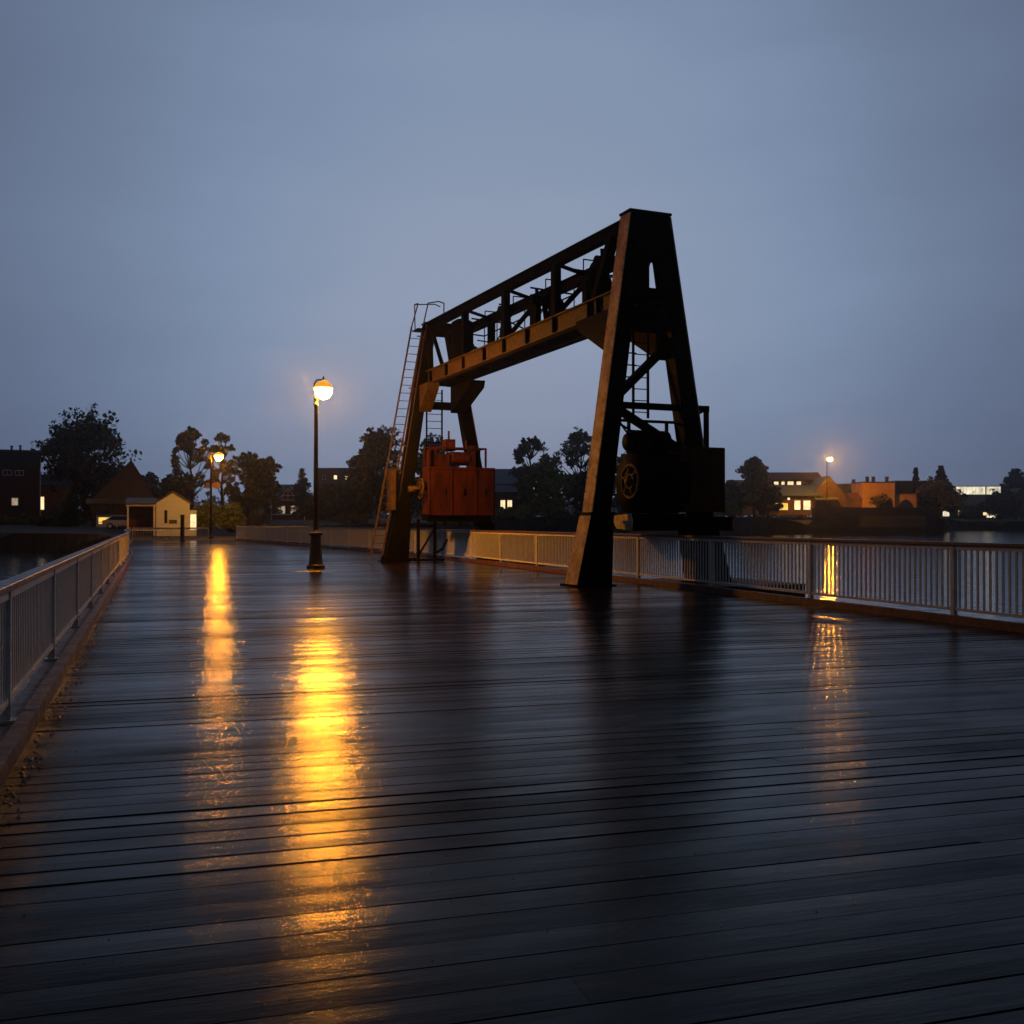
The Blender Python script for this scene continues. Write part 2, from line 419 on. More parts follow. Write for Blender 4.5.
# ------------------------------------------------------------------ lift gantry
th = R(22.69)
CR = empty('gantry_crane', (3.42, 24.95, 0), th, 'big dark steel lifting gantry with truss, four slanted legs and red machinery over the railing', 'crane')
YF = 15.88
def leg(x0, x1, y, ztop, boot_z, lit):
    """tapered riveted box leg from (x0,0) to (x1,ztop)"""
    sgn = -1 if x0 < 0 else 1
    def cx(z): return x0 + (x1-x0)*z/ztop
    m = MB()
    def sect(z, w, d): c = cx(z); return [(c-w/2,y-d/2,z),(c+w/2,y-d/2,z),(c+w/2,y+d/2,z),(c-w/2,y+d/2,z)]
    zb = boot_z
    m.hexa(sect(zb, .50, .46), sect(ztop, .40, .46))
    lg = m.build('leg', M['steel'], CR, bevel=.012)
    # outer flange strips; lamplight on the legs put into their lighter rusty colour
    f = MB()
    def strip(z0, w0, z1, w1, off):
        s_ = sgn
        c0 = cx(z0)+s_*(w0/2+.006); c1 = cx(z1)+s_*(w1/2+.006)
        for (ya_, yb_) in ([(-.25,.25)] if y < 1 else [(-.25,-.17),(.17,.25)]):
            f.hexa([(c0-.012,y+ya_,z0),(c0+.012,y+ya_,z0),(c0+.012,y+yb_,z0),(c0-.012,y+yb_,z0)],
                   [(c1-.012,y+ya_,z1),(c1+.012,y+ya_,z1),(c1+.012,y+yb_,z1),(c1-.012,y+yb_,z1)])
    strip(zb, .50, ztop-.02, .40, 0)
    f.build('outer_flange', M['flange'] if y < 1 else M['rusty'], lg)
    b = MB(); bw0 = .92; bw1 = .60
    c0 = x0; c1 = cx(zb)
    b.hexa([(c0-bw0/2,y-.33,-.0),(c0+bw0/2,y-.33,-.0),(c0+bw0/2,y+.33,0),(c0-bw0/2,y+.33,0)],
           [(c1-bw1/2,y-.29,zb),(c1+bw1/2,y-.29,zb),(c1+bw1/2,y+.29,zb),(c1-bw1/2,y+.29,zb)])
    b.box(c1-bw1/2-.04, c1+bw1/2+.04, y-.32, y+.32, zb+.001, zb+.05)
    b.box(c0-bw0/2-.08, c0+bw0/2+.08, y-.42, y+.42, -.012, .035)
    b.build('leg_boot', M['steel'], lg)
    if lit:
        q = MB(); s_ = sgn
        for k in range(26):
            z = .25 + k*.33
            if z > ztop-.3: break
            wd = bw0/2 + (bw1/2-bw0/2)*z/zb if z < zb else (.5 + (.4-.5)*(z-zb)/(ztop-zb))/2 + .018
            for yy in (-.2, .2):
                c = cx(z) + s_*wd; q.tube((c,y+yy,z), (c+s_*.014,y+yy,z), .014, .014, 6)
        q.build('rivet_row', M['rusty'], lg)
        if y < 1:
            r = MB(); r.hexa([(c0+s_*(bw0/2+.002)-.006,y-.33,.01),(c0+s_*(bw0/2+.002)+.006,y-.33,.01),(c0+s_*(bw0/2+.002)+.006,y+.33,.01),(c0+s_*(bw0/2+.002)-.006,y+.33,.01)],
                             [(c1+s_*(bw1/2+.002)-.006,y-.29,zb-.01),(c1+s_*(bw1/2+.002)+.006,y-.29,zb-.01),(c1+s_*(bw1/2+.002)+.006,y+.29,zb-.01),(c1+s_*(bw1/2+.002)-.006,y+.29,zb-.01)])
            r.build('boot_lit_side_plate', M['flange'], lg)  # lamp-lit side of the boot put into a paler plate
    return lg
ZT = 8.95
def nA(z): return -1.75 + (1.75-.40)*z/ZT
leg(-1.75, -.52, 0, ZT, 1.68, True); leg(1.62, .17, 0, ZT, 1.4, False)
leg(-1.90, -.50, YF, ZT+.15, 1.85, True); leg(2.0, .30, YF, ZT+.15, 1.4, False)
# head boxes
for y, nm in ((0, 1), (YF, 2)):
    h = MB(); zt = ZT if y == 0 else ZT+.15
    z0 = 7.9 if y == 0 else 8.7
    h.box(-.60, .25, y-.255, y-.233, z0, zt); h.box(-.60, .25, y+.233, y+.255, z0, zt)
    h.box(-.76, .40, y-.27, y+.27, zt+.003, zt+.06)
    h.build('head_plate', M['steel'], CR)
    if y == 0:
        h2 = MB(); h2.box(-.78,-.22,y-.25,y-.235,6.9,7.897); h2.box(-.03,.42,y-.25,y-.235,6.9,7.897); h2.box(-.22,-.03,y-.25,y-.235,6.9,7.15); h2.build('web_plate', M['steel'], CR)
    c = MB(); w_ = .95
    c.box(-.85, .6, y-.2, y+.2, 6.15 if y == 0 else 5.85, 6.7 if y == 0 else 6.12)
    c.box(-.6, .35, y-.2, y+.22, 6.78, 7.15)
    c.build('cross_beam', M['steel'], CR)
# truss
def chz(y): return 8.72 + .27*y/YF
for x in (-.62, .36):
    dzc = 0 if x < 0 else -.32
    t = MB(); t.ibeam((x, .0, chz(0)+dzc), (x, YF+.05, chz(YF)+dzc), .24, .30, .035)
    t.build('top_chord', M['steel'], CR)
    gq = MB(); gq.ibeam((x, -.2, 6.98), (x, YF+.15, 7.02), .26, .52, .035)
    gd = gq.build('girder', M['rusty'] if x < 0 else M['steel'], CR)  # lamp-side girder browner: lamplight put into its colour
    for yy in (1.55, 2.05, 4.2, 6.1, 7.9, 9.6, 11.6, 13.4, 15.2):
        st = MB(); st.box(x-.115, x+.115, yy-.03, yy+.03, 6.76, 7.21); st.build('stiffener', M['steel'], gd)
    for yy in (4.2, 7.9, 11.6):
        p = MB(); p.bar((x, yy, 7.25), (x, yy, chz(yy)-.16+dzc), .20, .26, up=(0,1,0)); p.build('truss_post', M['steel'], CR)
    p = MB(); p.bar((x, .85, chz(.8)-.15+dzc), (x, 1.75, 7.24), .2, .24, up=(1,0,0)); p.build('truss_post', M['steel'], CR)
    p = MB(); p.bar((x, 15.55, chz(15.5)-.15+dzc), (x, 15.4, 7.24), .18, .18, up=(1,0,0)); p.bar((x, 15.3, chz(15.5)-.15+dzc), (x, 14.0, 7.24), .10, .12, up=(1,0,0)); p.build('truss_post', M['steel'], CR)
    # knees: solid gusset boxes under the girders against the legs
    for (ya, sg, zz0) in ((.24, 1, 5.5), (YF-.24, -1, 5.7)):
        ln = 2.0 if ya < 1 else (1.0 if x < 0 else 2.2)
        xi = x + (.10 if x < 0 else -.10)
        xo = {(-1,1):-.98,(1,1):.62,(-1,-1):-1.0,(1,-1):.85}[(-1 if x<0 else 1, sg)]
        k = MB(); ka, kb = min(xi,xo), max(xi,xo)
        k.prism([(ya, 6.712), (ya+sg*ln, 6.712), (ya+sg*(ln-.12), 6.45), (ya, zz0)], 'x', ka, kb)
        k.build('knee_brace', M['rusty'] if x < 0 and ya > 1 else M['steel'], CR, bevel=.01)  # far lamp-side knee coloured as lit, the others left dark
dg = MB()
for (ya, za, yb, zb) in ((1.9,7.3,4.1,8.4),(7.8,7.3,4.3,8.3),(8.0,8.35,11.5,7.3),(11.7,7.3,14.8,8.4)):
    dg.bar((.36, ya, za), (.36, yb, zb), .09, .13, up=(1,0,0))
dg.build('diagonal_brace', M['steel'], CR)
# floor plates between the girders with slots, and cross ties
fl = MB(); prev = .3
for s_ in [2.9, 6.3, 8.6, 10.9, 13.1, YF-.3]:
    fl.box(-.60, .34, prev, s_, 6.765, 6.785)
    if s_ < 15:
        fl.box(-.60, -.30, s_, s_+.35, 6.765, 6.785); fl.box(.05, .34, s_, s_+.35, 6.765, 6.785)
    prev = s_ + .35
fl.build('floor_plate', M['steel'], CR)
rv = MB()
for i in range(62):
    yy = .4 + i*.25
    for z in (6.80, 7.17): rv.tube((-.62-.018,yy,z),(-.62-.034,yy,z),.015,.012,6)
rv.build('rivet_row', M['rusty'], CR)
rv = MB()
for z in [4.9+.22*i for i in range(18)]:
    for xx in (nA(z)-.10, nA(z)+.12): rv.tube((xx,-.231,z),(xx,-.246,z),.016,.012,6)
for xx in [-.55+.1*i for i in range(8)]:
    for z in (8.0, 8.9): rv.tube((xx,-.256,z),(xx,-.27,z),.016,.012,6)
rv.build('rivet_row', M['steel'], CR)
for yy in (4.2, 7.9, 11.6, 14.9):
    c = MB(); c.bar((-.5, yy, chz(yy)-.1), (.25, yy, chz(yy)-.28), .08, .09); c.build('cross_tie', M['steel'], CR)
# walkway rails behind the truss
wr = MB()
for z in (8.42, 8.78):
    wr.path([(.95, 1.2, z), (.95, 13.8, z)], .024, 6)
for yy in [1.2 + 1.26*i for i in range(11)]:
    wr.path([(.95, yy, 7.2), (.95, yy, 8.78)], .02, 6)
for yy in (1.2, 3.72, 6.24, 8.76, 11.28, 13.8):
    wr.bar((.5, yy, 7.24), (1.02, yy, 7.24), .06, .08); wr.path([(-.5, yy, 8.5), (.95, yy, 8.42)], .028, 6); wr.path([(.0, yy, 8.5), (.0, yy, 8.8), (.95, yy, 8.78)], .02, 6)
wr.build('walkway_rail', M['steel'], CR)
wf = MB(); wf.box(.64, 1.02, 1.1, 13.9, 7.285, 7.31); wf.build('walkway_floor', M['steel'], CR)
# sheaves and drives in the truss
def sheave(x, y, z, r, tilt=0):
    s_ = MB(); s_.tube((x-.06,y,z),(x+.06,y,z), r*.92, r*.92, 20); s_.ring((x-.05,y,z),(1,0,0), r, .03, 24, 6); s_.ring((x+.05,y,z),(1,0,0), r, .03, 24, 6)
    s_.tube((x-.16,y,z),(x+.16,y,z), .06, .06, 10)
    s_.bar((x-.14,y-.02,z), (x-.14,y-.28,7.24), .04, .16, up=(1,0,0)); s_.bar((x+.14,y-.02,z), (x+.14,y+.28,7.24), .04, .16, up=(1,0,0))
    return s_.smoothbuild('sheave', M['steel'], CR)
for a in ((.0,2.5,7.75,.3),(.1,3.2,8.35,.24),(-.05,5.3,7.7,.3),(.05,6.2,8.2,.26),(0,9.4,7.75,.34)): sheave(*a)
for (yy, zz, hh) in ((2.6, 8.45, .95), (6.9, 8.3, .8), (9.5, 8.45, .6)):
    mo = MB(); mo.tube((-.2,yy,zz),(.25,yy,zz),.17,.17,16); mo.box(-.09,.09,yy-.13,yy+.13,zz-hh,zz-.1); mo.tube((0,yy,zz+.1),(0,yy,zz+.36),.05,.06,8)
    mo.build('drive_motor', M['steel'], CR)
cb = MB(); cb.path([(0,2.2,8.0),(.1,3.4,7.5),(.0,4.8,7.6),(0,6.4,7.95),(.1,7.6,7.45),(0,9.0,8.0),(0,10.4,7.55),(0,12.0,7.9)], .025, 6)
cb.path([(-.3,1.8,7.3),(-.3,8,7.34),(-.3,12.6,7.36)], .04, 6)
cb.build('cable', M['steel'], CR)
cab = MB(); cab.tube((-.1,13.3,7.28),(-.1,13.3,8.75),.40,.40,20); cab.tube((-.1,13.3,8.75),(-.1,13.3,8.86),.40,.22,20); cab.tube((-.1,13.3,7.9),(-.1,13.3,7.96),.43,.43,20); cab.tube((-.1,13.3,8.5),(-.1,13.3,8.55),.43,.43,20); cab.box(-.5,.25,12.7,13.9,7.23,7.3)
cab.build('tank', M['steel'], CR, smooth=False)
# near frame braces, platform
br = MB(); br.bar((.62,-.1,6.05), (-1.05,-.1,4.5), .16, .30, up=(0,1,0)); br.build('diagonal_brace', M['steel'], CR)
br = MB(); br.bar((-1.0,-.1,4.2), (1.05,-.1,3.1), .16, .22, up=(0,1,0)); br.build('diagonal_brace', M['steel'], CR)
br = MB(); br.bar((-.55,-.12,7.1), (.5,-.12,6.2), .14, .2, up=(0,1,0)); br.build('diagonal_brace', M['steel'], CR)
br = MB(); br.bar((-1.0,-.12,4.30), (1.52,-.12,4.30), .14, .15); br.bar((1.47,-.12,4.38),(1.47,-.12,3.3), .10,.10, up=(0,1,0))
br.bar((-.8,.9,4.05), (1.5,.9,4.05), .06, .07)
for xx in (-.15, .35, .95): br.bar((xx,.9,4.02), (xx,.9,3.2), .07,.07, up=(0,1,0))
br.bar((1.47,-.12,4.3),(1.47,.9,4.1),.05,.06)
br.build('platform_frame', M['steel'], CR)
def ladder(p, q, wvec, pitch=.27, r=.022, name='ladder'):
    p = Vector(p); q = Vector(q); wvec = Vector(wvec); m = MB(); L = (q-p).length; k = int(L/pitch)
    m.bar(p-wvec/2, q-wvec/2, r*2, r*2.6, up=wvec); m.bar(p+wvec/2, q+wvec/2, r*2, r*2.6, up=wvec)
    for i in range(1, k+1):
        c = p + (q-p)*(i-.5)/k; m.tube(c-wvec/2, c+wvec/2, .014, .014, 6)
    return m
ladder((.05,.65,4.1), (.05,.65,6.7), (.42,0,0)).build('ladder', M['steel'], CR)
m = MB()
for z in (5.1,5.4,5.7): m.bar((-.55,.6,z),(-.1,.6,z),.03,.03)
m.bar((-.55,.6,4.9),(-.55,.6,5.9),.03,.03,up=(0,1,0)); m.build('landing_rail', M['steel'], CR)
ladder((-.35,YF-.1,3.6), (-.35,YF-.1,6.6), (.62,0,0)).build('ladder', M['steel'], CR)
# outside ladder of the far frame
lx = lambda z: -1.9 + (1.9-.42)*z/9.17
l1 = ladder((lx(.25)-.78, YF-.15, .25), (lx(8.95)-.60, YF-.15, 8.95), (.44,0,0), .30, .022)
l1.path([(lx(8.95)-.82,YF-.15,8.95),(-1.02,YF-.15,9.85),(-1.02,YF+.3,9.9)], .024, 6)
l1.path([(lx(8.95)-.38,YF-.15,8.95),(-.62,YF-.15,9.9),(-.2,YF-.15,10.0),(.02,YF-.15,9.95),(.02,YF-.15,9.2)], .024, 6)
l1.path([(-1.02,YF+.3,9.9),(-.2,YF+.3,9.98),(.02,YF+.3,9.9)], .022, 6); l1.path([(-1.02,YF+.3,9.9),(-1.0,YF+.3,8.9)], .022, 6)
for z in (2.2, 4.4, 6.6, 8.6): l1.bar((lx(z)-.55,YF-.15,z), (lx(z)-.2,YF-.15,z), .04, .04)
l1.build('ladder', M['rusty'], CR)
pl = MB(); pl.box(-1.1,-.3,YF-.35,YF+.35,8.84,8.88); pl.build('ladder_landing', M['steel'], CR)
# guard boards lit beside the ladder
cbx = MB(); cbx.box(-2.16,-1.98,YF-.5,YF+.25,1.95,3.45); cbx.box(-2.18,-1.96,YF-.52,YF+.27,3.45,3.5)
cbx.build('switch_cabinet', M['rusty'], CR, bevel=.01)
# far machine housing
hs = MB(); hs.box(-.97,1.68,14.55,15.35,1.74,3.56)
hs_o = hs.build('machine_housing', M['redpaint'], CR, bevel=.015)
sm = MB()
for xx in (-.93, -.02, .97, 1.64): sm.box(xx-.014, xx+.014, 14.54, 14.549, 1.76, 3.54)
sm.box(-.95,1.66,14.54,14.548,3.44,3.455)
for xx in (-.3, .45, 1.3):
    sm.box(xx-.02, xx+.02, 14.52, 14.549, 2.5, 2.75)
sm.build('panel_seam', M['steel'], hs_o)
us = MB(); us.box(-.8,1.5,14.65,15.3,1.5,1.735); us.box(-1.0,-.75,14.6,15.3,1.55,1.8)
for xx in (-.3,.3,.9): us.tube((xx,14.7,1.5),(xx,14.7,1.35),.08,.08,10)
us.build('underframe', M['steel'], CR)
tp = MB(); tp.box(-.8,-.1,14.7,15.3,3.575,4.05); tp.tube((.0,14.9,3.9),(.7,14.9,3.9),.26,.26,16); tp.box(-.25,.15,14.75,15.2,4.18,4.62)
tp.tube((-.05,14.95,4.6),(-.05,14.95,4.95),.04,.04,8); tp.box(.75,.95,14.7,15.1,3.575,4.4); tp.tube((.6,14.8,4.2),(.6,14.8,4.6),.05,.05,8)
tp.box(-.93,-.6,14.7,15.0,3.575,4.2)
tp.build('winch', M['redpaint'], CR, bevel=.01)
hr = MB()
for (a, b) in (((-.95,14.62),(1.35,14.62)), ((-.95,15.3),(1.35,15.3))):
    hr.bar((*a,4.28),(*b,4.28),.06,.06)
for xx in (-.92, 1.32):
    for yy in (14.62, 15.3): hr.bar((xx,yy,3.57),(xx,yy,4.26),.06,.08,up=(0,1,0))
    hr.bar((xx,14.66,4.28),(xx,15.27,4.28),.05,.05)
hr.build('guard_rail', M['redpaint'], CR)
hw = MB(); hw.ring((-1.18,14.9,2.75),(1,0,0),.36,.045,28,8); hw.ring((-1.14,14.9,2.75),(1,0,0),.22,.03,24,6)
for a in range(5):
    t = a*2*math.pi/5; hw.bar((-1.18,14.9,2.75),(-1.18,14.9+.34*math.cos(t),2.75+.34*math.sin(t)),.04,.04,up=(1,0,0))
hw.tube((-1.5,14.9,2.75),(-.96,14.9,2.75),.06,.06,10); hw.tube((-1.62,15.0,2.72),(-1.25,15.0,2.72),.13,.13,12)
hw.smoothbuild('hand_wheel', M['rusty'], CR)
sf = MB()
for xx in (-1.2, -.55):
    sf.bar((xx,15.1,.0),(xx,15.1,1.6),.10,.10,up=(0,1,0))
sf.bar((-1.25,15.1,1.35),(-.5,15.1,1.35),.08,.08); sf.bar((-1.2,15.08,.25),(-.55,15.08,1.3),.06,.09,up=(0,1,0))
sf.bar((-1.4,15.1,.07),(-.2,15.1,.07),.14,.1)
sf.path([(-.5,15.05,.35),(-.25,15.05,.5),(-.08,15.05,.85)], .05, 8); sf.bar((-2.55,15.2,.1),(-1.3,15.1,.1),.1,.12)
sf.box(-2.6,-2.3,14.9,15.3,-.0,.2)
sf.build('support_frame', M['steel'], CR)
# near machinery
dr = MB(); dr.tube((-.52,.15,2.45),(.75,.15,2.45),.74,.74,32); dr.ring((.2,.15,2.45),(1,0,0),.75,.05,36,8)
dr.smoothbuild('winding_drum', M['steel'], CR)
gw = MB(); gw.ring((-.60,.02,2.48),(1,0,0),.40,.035,32,8); gw.ring((-.60,.02,2.48),(1,0,0),.17,.03,24,6)
for a in range(6):
    t = a*math.pi/3+.3; gw.bar((-.60,.02+.16*math.cos(t),2.48+.16*math.sin(t)),(-.60,.02+.39*math.cos(t),2.48+.39*math.sin(t)),.035,.05,up=(1,0,0))
gw.tube((-.72,.02,2.48),(-.52,.02,2.48),.08,.08,12); gw.smoothbuild('gear_wheel', M['rusty'], CR)
mm = MB(); mm.tube((-.45,.2,3.45),(.5,.2,3.45),.30,.30,20); mm.tube((-.62,.2,3.45),(-.45,.2,3.45),.2,.26,16); mm.box(-.3,.4,.0,.4,3.05,3.3)
mm.path([(-.5,.1,3.7),(-.8,.1,3.85),(-1.0,.05,4.1)], .03, 8); mm.path([(-.45,.0,3.6),(-.7,-.05,3.62),(-.98,-.05,3.95)], .025, 8)
mm.smoothbuild('motor', M['steel'], CR)
hb = MB(); hb.box(.62,1.88,-.35,.75,1.75,3.34); hb.box(.56,1.0,-.40,.8,1.9,3.2)
hb_o = hb.build('machine_housing', M['redpaint'], CR, bevel=.02)
rb = MB()
for xx in (.75,1.12,1.5,1.8): rb.box(xx-.025,xx+.025,-.375 if xx>1.1 else -.425,-.352 if xx>1.1 else -.402,1.8,3.3 if xx>1.1 else 3.15)
rb.build('rib', M['redpaint'], hb_o)
fb = MB()
for yy in (-.45,.6): fb.ibeam((-.9,yy,1.46),(2.0,yy,1.46),.18,.34,.03)
for xx in (-.8,-.2,.6,1.7): fb.box(xx-.08,xx+.08,-.38,.52,1.3,1.6)
fb.box(-.9,.75,-.3,.55,1.63,1.70)
for yy in (-.3,.45): fb.bar((1.1,yy,1.3),(1.3,yy,-.05),.12,.12,up=(0,1,0))
fb.build('machine_bed', M['steel'], CR)
pp = MB(); pp.prism([(-.66,1.30),(.05,1.34),(.22,1.52),(.15,1.66),(-.62,1.70),(-.7,1.5)], 'x', -.96, -.93)
pp.build('warning_plate', M['plate'], CR)
# footing of the outer legs
pr = MB(); pr.box(.35,3.3,-1.6,2.0,-3.4,-.02); pr.box(.3,3.35,-1.65,2.05,-.02,.0) ; po = pr.build('bridge_pier', M['concrete'], loc=(3.42,24.95,0), rotz=th)
tag(po, 'concrete pier in the water under the nearer outer crane leg', 'pier')
pr = MB(); pr.box(-.2,3.6,YF-1.6,YF+1.6,-3.4,-.04); po = pr.build('bridge_pier', M['concrete'], loc=(3.42,24.95,0), rotz=th)
tag(po, 'concrete pier in the water under the farther outer crane leg', 'pier')

# ------------------------------------------------------------------ street lamps
SOD = (1.0, .355, .014)
def lamp_emit(name, strength): return emis(name, SOD, strength)
def street_lamp(x, y, z0, H, power, label, head=.30, ornate=True, side=1, sign=False):
    o = empty('street_lamp', (x, y, z0), 0, label, 'street lamp', 'sodium street lamps')
    if ornate:
        b = MB(); b.lathe([(.30,0),(.30,.10),(.24,.13),(.215,.30),(.17,.95),(.165,1.05),(.225,1.08),(.225,1.15),(.12,1.18),(.09,1.25)], n=12)
        b.build('base', M['lampiron'], o)
    else:
        b = MB(); b.lathe([(.25,0),(.25,.3),(.14,.35),(.13,1.0)], n=10); b.build('base', M['lampiron'], o)
    pz = H - .62
    p = MB(); p.lathe([(.085 if ornate else .12,1.0),(.062 if ornate else .07,pz-.25),(.085,pz-.24),(.085,pz-.20),(.06,pz-.18),(.055,pz-.05),(.08,pz-.04),(.08,pz),(.045,pz+.02)], n=12)
    p.smoothbuild('pole', M['lampiron'], o)
    hx = .24*side if ornate else .65*side
    a = MB(); a.path([(0,0,pz),(-.05*side,0,pz+.25),(-.06*side,0,pz+.45),(.02*side,0,pz+.58),(hx*.5,0,H-.03),(hx,0,H-.06)], .026, 8)
    a.path([(0,0,pz-.02),(hx*.4,0,pz+.1)], .02, 8)
    a.build('bracket', M['lampiron'], o)
    s = head/.30
    c = MB(); c.lathe([(.02,.30*s),(.05,.26*s),(.14,.235*s),(.25,.16*s),(.295*s,.06*s),(.30*s,.035*s),(.27*s,.03*s)] if ornate else [(.03,.24*s),(.2*s,.2*s),(.32*s,.08*s),(.32*s,.04*s)], (hx,0,H-.34), 20)
    c.smoothbuild('lamp_cap', M['amber'], o)
    k = MB(); k.lathe([(.03*s,.29*s),(.035*s,.35*s),(.015*s,.38*s),(.01*s,.40*s)] if ornate else [(.05,.24*s),(.05,.3*s)], (hx,0,H-.34), 10); k.build('finial', M['lampiron'], o)
    g = MB(); g.lathe([(.265*s,.02*s),(.262*s,-.03*s),(.235*s,-.14*s),(.17*s,-.24*s),(.08*s,-.29*s),(.01*s,-.30*s)], (hx,0,H-.34), 20)
    g.smoothbuild('lamp_globe', lamp_emit('sodium_lamp_glass_%d' % int(power), power), o)
    if sign:
        q = MB(); q.lathe([(.26,-.02),(.26,.02)], n=16)
        for i,(vx,vy,vz) in enumerate(q.v): q.v[i] = (vx*1.3+.45, vz, vy*1.0+4.6)
        q.bar((0,0,4.6),(.2,0,4.6),.04,.04); q.box(-.42,-.1,-.03,.03,4.35,4.85)
        q.build('sign_plate', M['orange_wall'], o)
    return o
street_lamp(-6.36, 33.2, 0, 6.15, 1150, 'tall black lamp post with glowing orange globe standing on the wet deck', .32)
street_lamp(sx(211,87), 87, 0, 7.45, 550, 'smaller glowing street lamp with round sign beside the white shed at the far bridge end', .40, side=1, ornate=False, sign=True)
street_lamp(sx(827,217), 217, 3.1, 12.2, 1600, 'distant glowing street lamp before the brown gabled house across the river', .55, ornate=False)

# ------------------------------------------------------------------ buildings
def building(name, label, px, D, z0, w, dep, h, wall, roof='flat', rh=0, roofmat='greyroof', wins=(), rot=0, apex=0, over=.25, cat='building', extra=None):
    if px < 200 and not rot: rot = math.degrees(math.atan2(512-px, 1024))*.95
    """front wall faces the bridge; origin is the middle of the front wall base"""
    o = empty(name, (sx(px,D), D, z0), R(rot), label, cat)
    m = MB()
    if roof == 'gable':
        m.prism([(-w/2,0),(w/2,0),(w/2,h),(apex,h+rh),(-w/2,h)], 'y', 0, dep)
    else: m.box(-w/2,w/2,0,dep,0,h)
    m.build('wall', M[wall], o)
    r = MB(); t = .16
    if roof == 'gable':
        for sg in (-1, 1):
            ex = sg*(w/2); sl = (h+rh-h)/(abs(ex-apex)); dx = sg*over
            a = (ex+dx, h-over*sl); b = (apex, h+rh)
            poly = [(a[0],a[1]+.01),(b[0],b[1]+.01),(b[0],b[1]+t+.06),(a[0],a[1]+t)]
            r.prism(poly, 'y', -over, dep+over)
    elif roof == 'side':   # ridge parallel to the front
        for (ya, yb) in ((-over, dep/2), (dep+over, dep/2)):
            za = h - (over*rh/(dep/2)); r.prism([(ya,za+.01),(yb,h+rh+.01),(yb,h+rh+t),(ya,za+t)], 'x', -w/2-over, w/2+over)
    else:
        r.box(-w/2-.12,w/2+.12,-.12,dep+.12,h,h+.25)
    ro = r.build('roof', M[roofmat], o)
    if roof == 'side':
        gm = MB(); gm.prism([(.02,h),(dep-.02,h),(dep/2,h+rh)], 'x', -w/2+.01, w/2-.01); gm.build('gable_wall', M[wall], o)
    for (x, z, ww, hh, mt, *st) in wins:
        fm = MB(); fw = .07
        fm.box(x-ww/2-fw,x+ww/2+fw,-.05,-.002,z-hh/2-fw,z-hh/2); fm.box(x-ww/2-fw,x+ww/2+fw,-.05,-.002,z+hh/2,z+hh/2+fw)
        fm.box(x-ww/2-fw,x-ww/2,-.05,-.002,z-hh/2,z+hh/2); fm.box(x+ww/2,x+ww/2+fw,-.05,-.002,z-hh/2,z+hh/2)
        if ww > .7:
            k = max(1, int(ww/1.1))
            for i in range(1, k+1):
                xx = x-ww/2+ww*i/(k+1); fm.box(xx-.025,xx+.025,-.045,-.021,z-hh/2,z+hh/2)
        fo = fm.build('window', M['white' if not st else st[0]], o)
        pm = MB(); pm.box(x-ww/2,x+ww/2,-.02,-.003,z-hh/2,z+hh/2); pm.build('pane', M[mt], fo)
    if extra: extra(o, ro)
    return o
def door(o, x, z1, w, mt='darkglass', name='door'):
    m = MB(); m.box(x-w/2,x+w/2,-.06,-.004,0,z1); d = m.build(name, M[mt], o)
    m = MB(); m.box(x+w/2-.16,x+w/2-.1,-.12,-.061,z1*.45,z1*.45+.1); m.build('handle', M['white'], d)
def chimney(ro, x, y, z0, z1, w=.5, mt='brick'):
    m = MB(); m.box(x-w/2,x+w/2,y-w/2,y+w/2,z0,z1); m.box(x-w/2-.06,x+w/2+.06,y-w/2-.06,y+w/2+.06,z1,z1+.12); m.build('chimney', M[mt], ro)

def ex1(o, ro):
    m = MB(); m.box(-5.6,5.6,-.08,-.002,7.6,9.6); m.build('upper_cladding', M['darkwall'], o)
    chimney(ro,2.2,1,9.8,10.3,.25,'greywall'); chimney(ro,3.2,1,9.8,10.4,.25,'greywall')
    m = MB(); m.bar((5.55,-.1,.3),(5.55,-.1,7.5),.1,.1,up=(0,1,0)); m.build('downpipe', M['cream'], o)
building('brick_building', 'dark red brick block with slate blue upper cladding at the left edge', -8, 130, .9, 11.2, 10, 9.6, 'brick',
         wins=[(1.7,6.9,.9,.55,'darkglass'),(3.1,6.9,.9,.55,'darkglass'),(2.6,3.2,.7,.9,'litdim'),(-2,3.2,.7,.9,'darkglass')], extra=ex1)
building('cottage', 'low brown cottage with one bright window right of the brick block', 52, 137, 1.0, 4.6, 7, 5.4, 'brown', 'side', 1.4, 'greyroof',
         wins=[(-1.25,3.0,.55,1.7,'lit')], cat='house')
def ex3(o, ro):
    m = MB()
    for x in (-2.9,-1.2,.6): m.box(x-.07,x+.07,-1.6,-1.46,0,2.7)
    m.box(-3.9,2.2,-1.65,-1.4,2.7,2.9); m.build('porch_post', M['greywall'], o)
    m = MB(); m.prism([(-1.9,2.66),(.0,3.25),(.0,3.4),(-1.9,2.8)],'x',-4.1,4.1); m.build('porch_roof', M['brown'], o)
building('gabled_house', 'brown shingled house with tall steep gable and open porch, left of the white shed', 124, 122, .9, 7.2, 9, 3.2, 'brown', 'gable', 4.6, 'greyroof',
         wins=[(-2.3,1.5,1.1,1.1,'darkglass','greywall'),(.6,1.5,1.1,1.1,'darkglass','greywall')], apex=.8, extra=ex3, cat='house')
